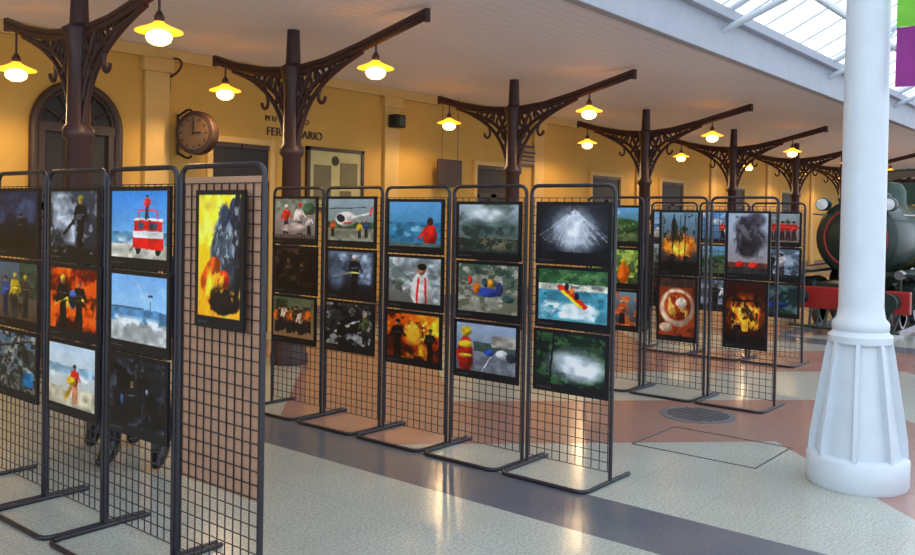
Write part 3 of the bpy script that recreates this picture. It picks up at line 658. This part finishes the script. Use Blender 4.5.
def person(name,loc,heading,spread=.13,top=M_uniform,trous=M_uniform,sc=.93):
    e=empty(name,loc,heading); e.scale=(sc,sc,sc)
    s=spread
    pts=[(0,0,.96),(0,0,1.08),(0,0,1.28),(0,0,1.42),(0,0,1.51),(.01,0,1.60)]
    rad=[(.16,.12),(.15,.11),(.17,.12),(.14,.1),(.06,.06),(.055,.055)]
    ed=[(0,1),(1,2),(2,3),(3,4),(4,5)]
    for q in (-1,1):
        n=len(pts); pts+=[(0,q*.1,.86),(.02,q*(s*.9),.5),(.0,q*s,.33),(-.01,q*s,.12)]; rad+=[.105,.085,.08,.07]
        ed+=[(0,n),(n,n+1),(n+1,n+2),(n+2,n+3)]
        n=len(pts); pts+=[(0,q*.2,1.43),(-.03,q*.26,1.14),(.07,q*.25,.9),(.09,q*.25,.82)]; rad+=[.06,.046,.032,(.034,.022)]
        ed+=[(3,n),(n,n+1),(n+1,n+2),(n+2,n+3)]
    b_=skin_mesh('body',pts,ed,rad,[top,trous,M_skin],e,2)
    for p in b_.data.polygons:
        c=p.center
        if c.z<.98 and abs(c.y)<.2: p.material_index=1
        if c.z>1.52 or (abs(c.y)>.2 and c.z<.9 and c.z>.6): p.material_index=2
    for q in (-1,1):
        skin_mesh('boot_%d'%(q+1),[(-.01,q*s,.3),(-.01,q*s,.12),(-.045,q*s,.052),(.06,q*(s+.01),.06),(.15,q*(s+.02),.045)],[(0,1),(1,2),(1,3),(3,4)],[.064,.06,.05,.052,.044],M_boot,e,2)
        for f in range(4):
            yy=q*.25; xx=.115-.02*f; ln=[.068,.078,.072,.056][f]
            skin_mesh('finger_%d_%d'%(q+1,f),[(xx-.0,yy,.80),(xx+.006,yy-q*.006,.80-ln*.5),(xx-.002,yy-q*.02,.80-ln)],[(0,1),(1,2)],[.0095,.0085,.007],M_skin,e,1)
        skin_mesh('thumb_%d'%(q+1),[(.105,q*.24,.84),(.14,q*.225,.815),(.145,q*.22,.78)],[(0,1),(1,2)],[.011,.0095,.008],M_skin,e,1)
    bm=bmesh.new(); bmesh.ops.create_uvsphere(bm,u_segments=24,v_segments=18,radius=1)
    for v in bm.verts:
        x,y,z=v.co; k=1-.22*max(0,-z); v.co=(x*.098*k+.015,y*.078*k,z*.125+1.69)
        if x>.85 and -.35<z<.1 and abs(y)<.22: v.co.x+=.022*(1-abs(y)/.22)
    me=bpy.data.meshes.new('head'); bm.to_mesh(me); bm.free(); me.materials.append(M_skin)
    for p in me.polygons: p.use_smooth=True
    link(bpy.data.objects.new('head',me),e)
    lathe('hair',[(.088,1.71),(.1,1.75),(.085,1.8),(.05,1.83),(.0001,1.835)],M_hair,e,loc=(-.005,0,0))
    for q in (-1,1):
        lathe('eye_%d'%(q+1),[(.0001,-.008),(.009,-.004),(.009,.004),(.0001,.008)],M_eye,e,seg=10,loc=(.103,q*.03,1.70))
        lathe('ear_%d'%(q+1),[(.0001,-.03),(.016,-.015),(.018,.015),(.0001,.03)],M_skin,e,seg=10,loc=(.005,q*.078,1.685))
    box('mouth',.096,.102,-.022,.022,1.625,1.631,mat('lips',(140,80,72),.5),e)
    return e
person('standing_firefighter',(2.93,5.0,0),math.radians(218),.17)
person('standing_firefighter',(3.12,5.60,0),math.radians(235),.13)
person('standing_visitor',(11.2,5.6,0),math.radians(200),.11)

# ---------------------------------------------------------------- world
wd=bpy.data.worlds.new('overcast_sky'); S.world=wd; wd.use_nodes=True; nt=wd.node_tree
bg=nt.nodes['Background']; tc=nt.nodes.new('ShaderNodeTexCoord'); no=nt.nodes.new('ShaderNodeTexNoise'); no.inputs['Scale'].default_value=2.5
nt.links.new(tc.outputs['Generated'],no.inputs['Vector'])
cr=nt.nodes.new('ShaderNodeValToRGB'); cr.color_ramp.elements[0].color=(.68,.80,.96,1); cr.color_ramp.elements[1].color=(.84,.92,1,1)
nt.links.new(no.outputs['Fac'],cr.inputs['Fac']); nt.links.new(cr.outputs['Color'],bg.inputs['Color']); bg.inputs['Strength'].default_value=2.05

# ---------------------------------------------------------------- camera
cam=bpy.data.cameras.new('camera'); co=bpy.data.objects.new('camera',cam); COL.objects.link(co)
cam.sensor_width=36; cam.lens=868/915*36; cam.clip_start=.05; cam.clip_end=300
cam.shift_y=-.0517
th=math.radians(39.4); pt=math.radians(1.0); ro=math.radians(1.0)
fw=Vector((math.cos(th)*math.cos(pt),math.sin(th)*math.cos(pt),-math.sin(pt)))
r0=Vector((math.sin(th),-math.cos(th),0)); u0=r0.cross(fw)
rr=r0*math.cos(ro)+u0*math.sin(ro); uu=u0*math.cos(ro)-r0*math.sin(ro)
Mx=Matrix((rr,uu,-fw)).transposed().to_4x4(); Mx.translation=Vector((0,0,1.62)); co.matrix_world=Mx
S.camera=co
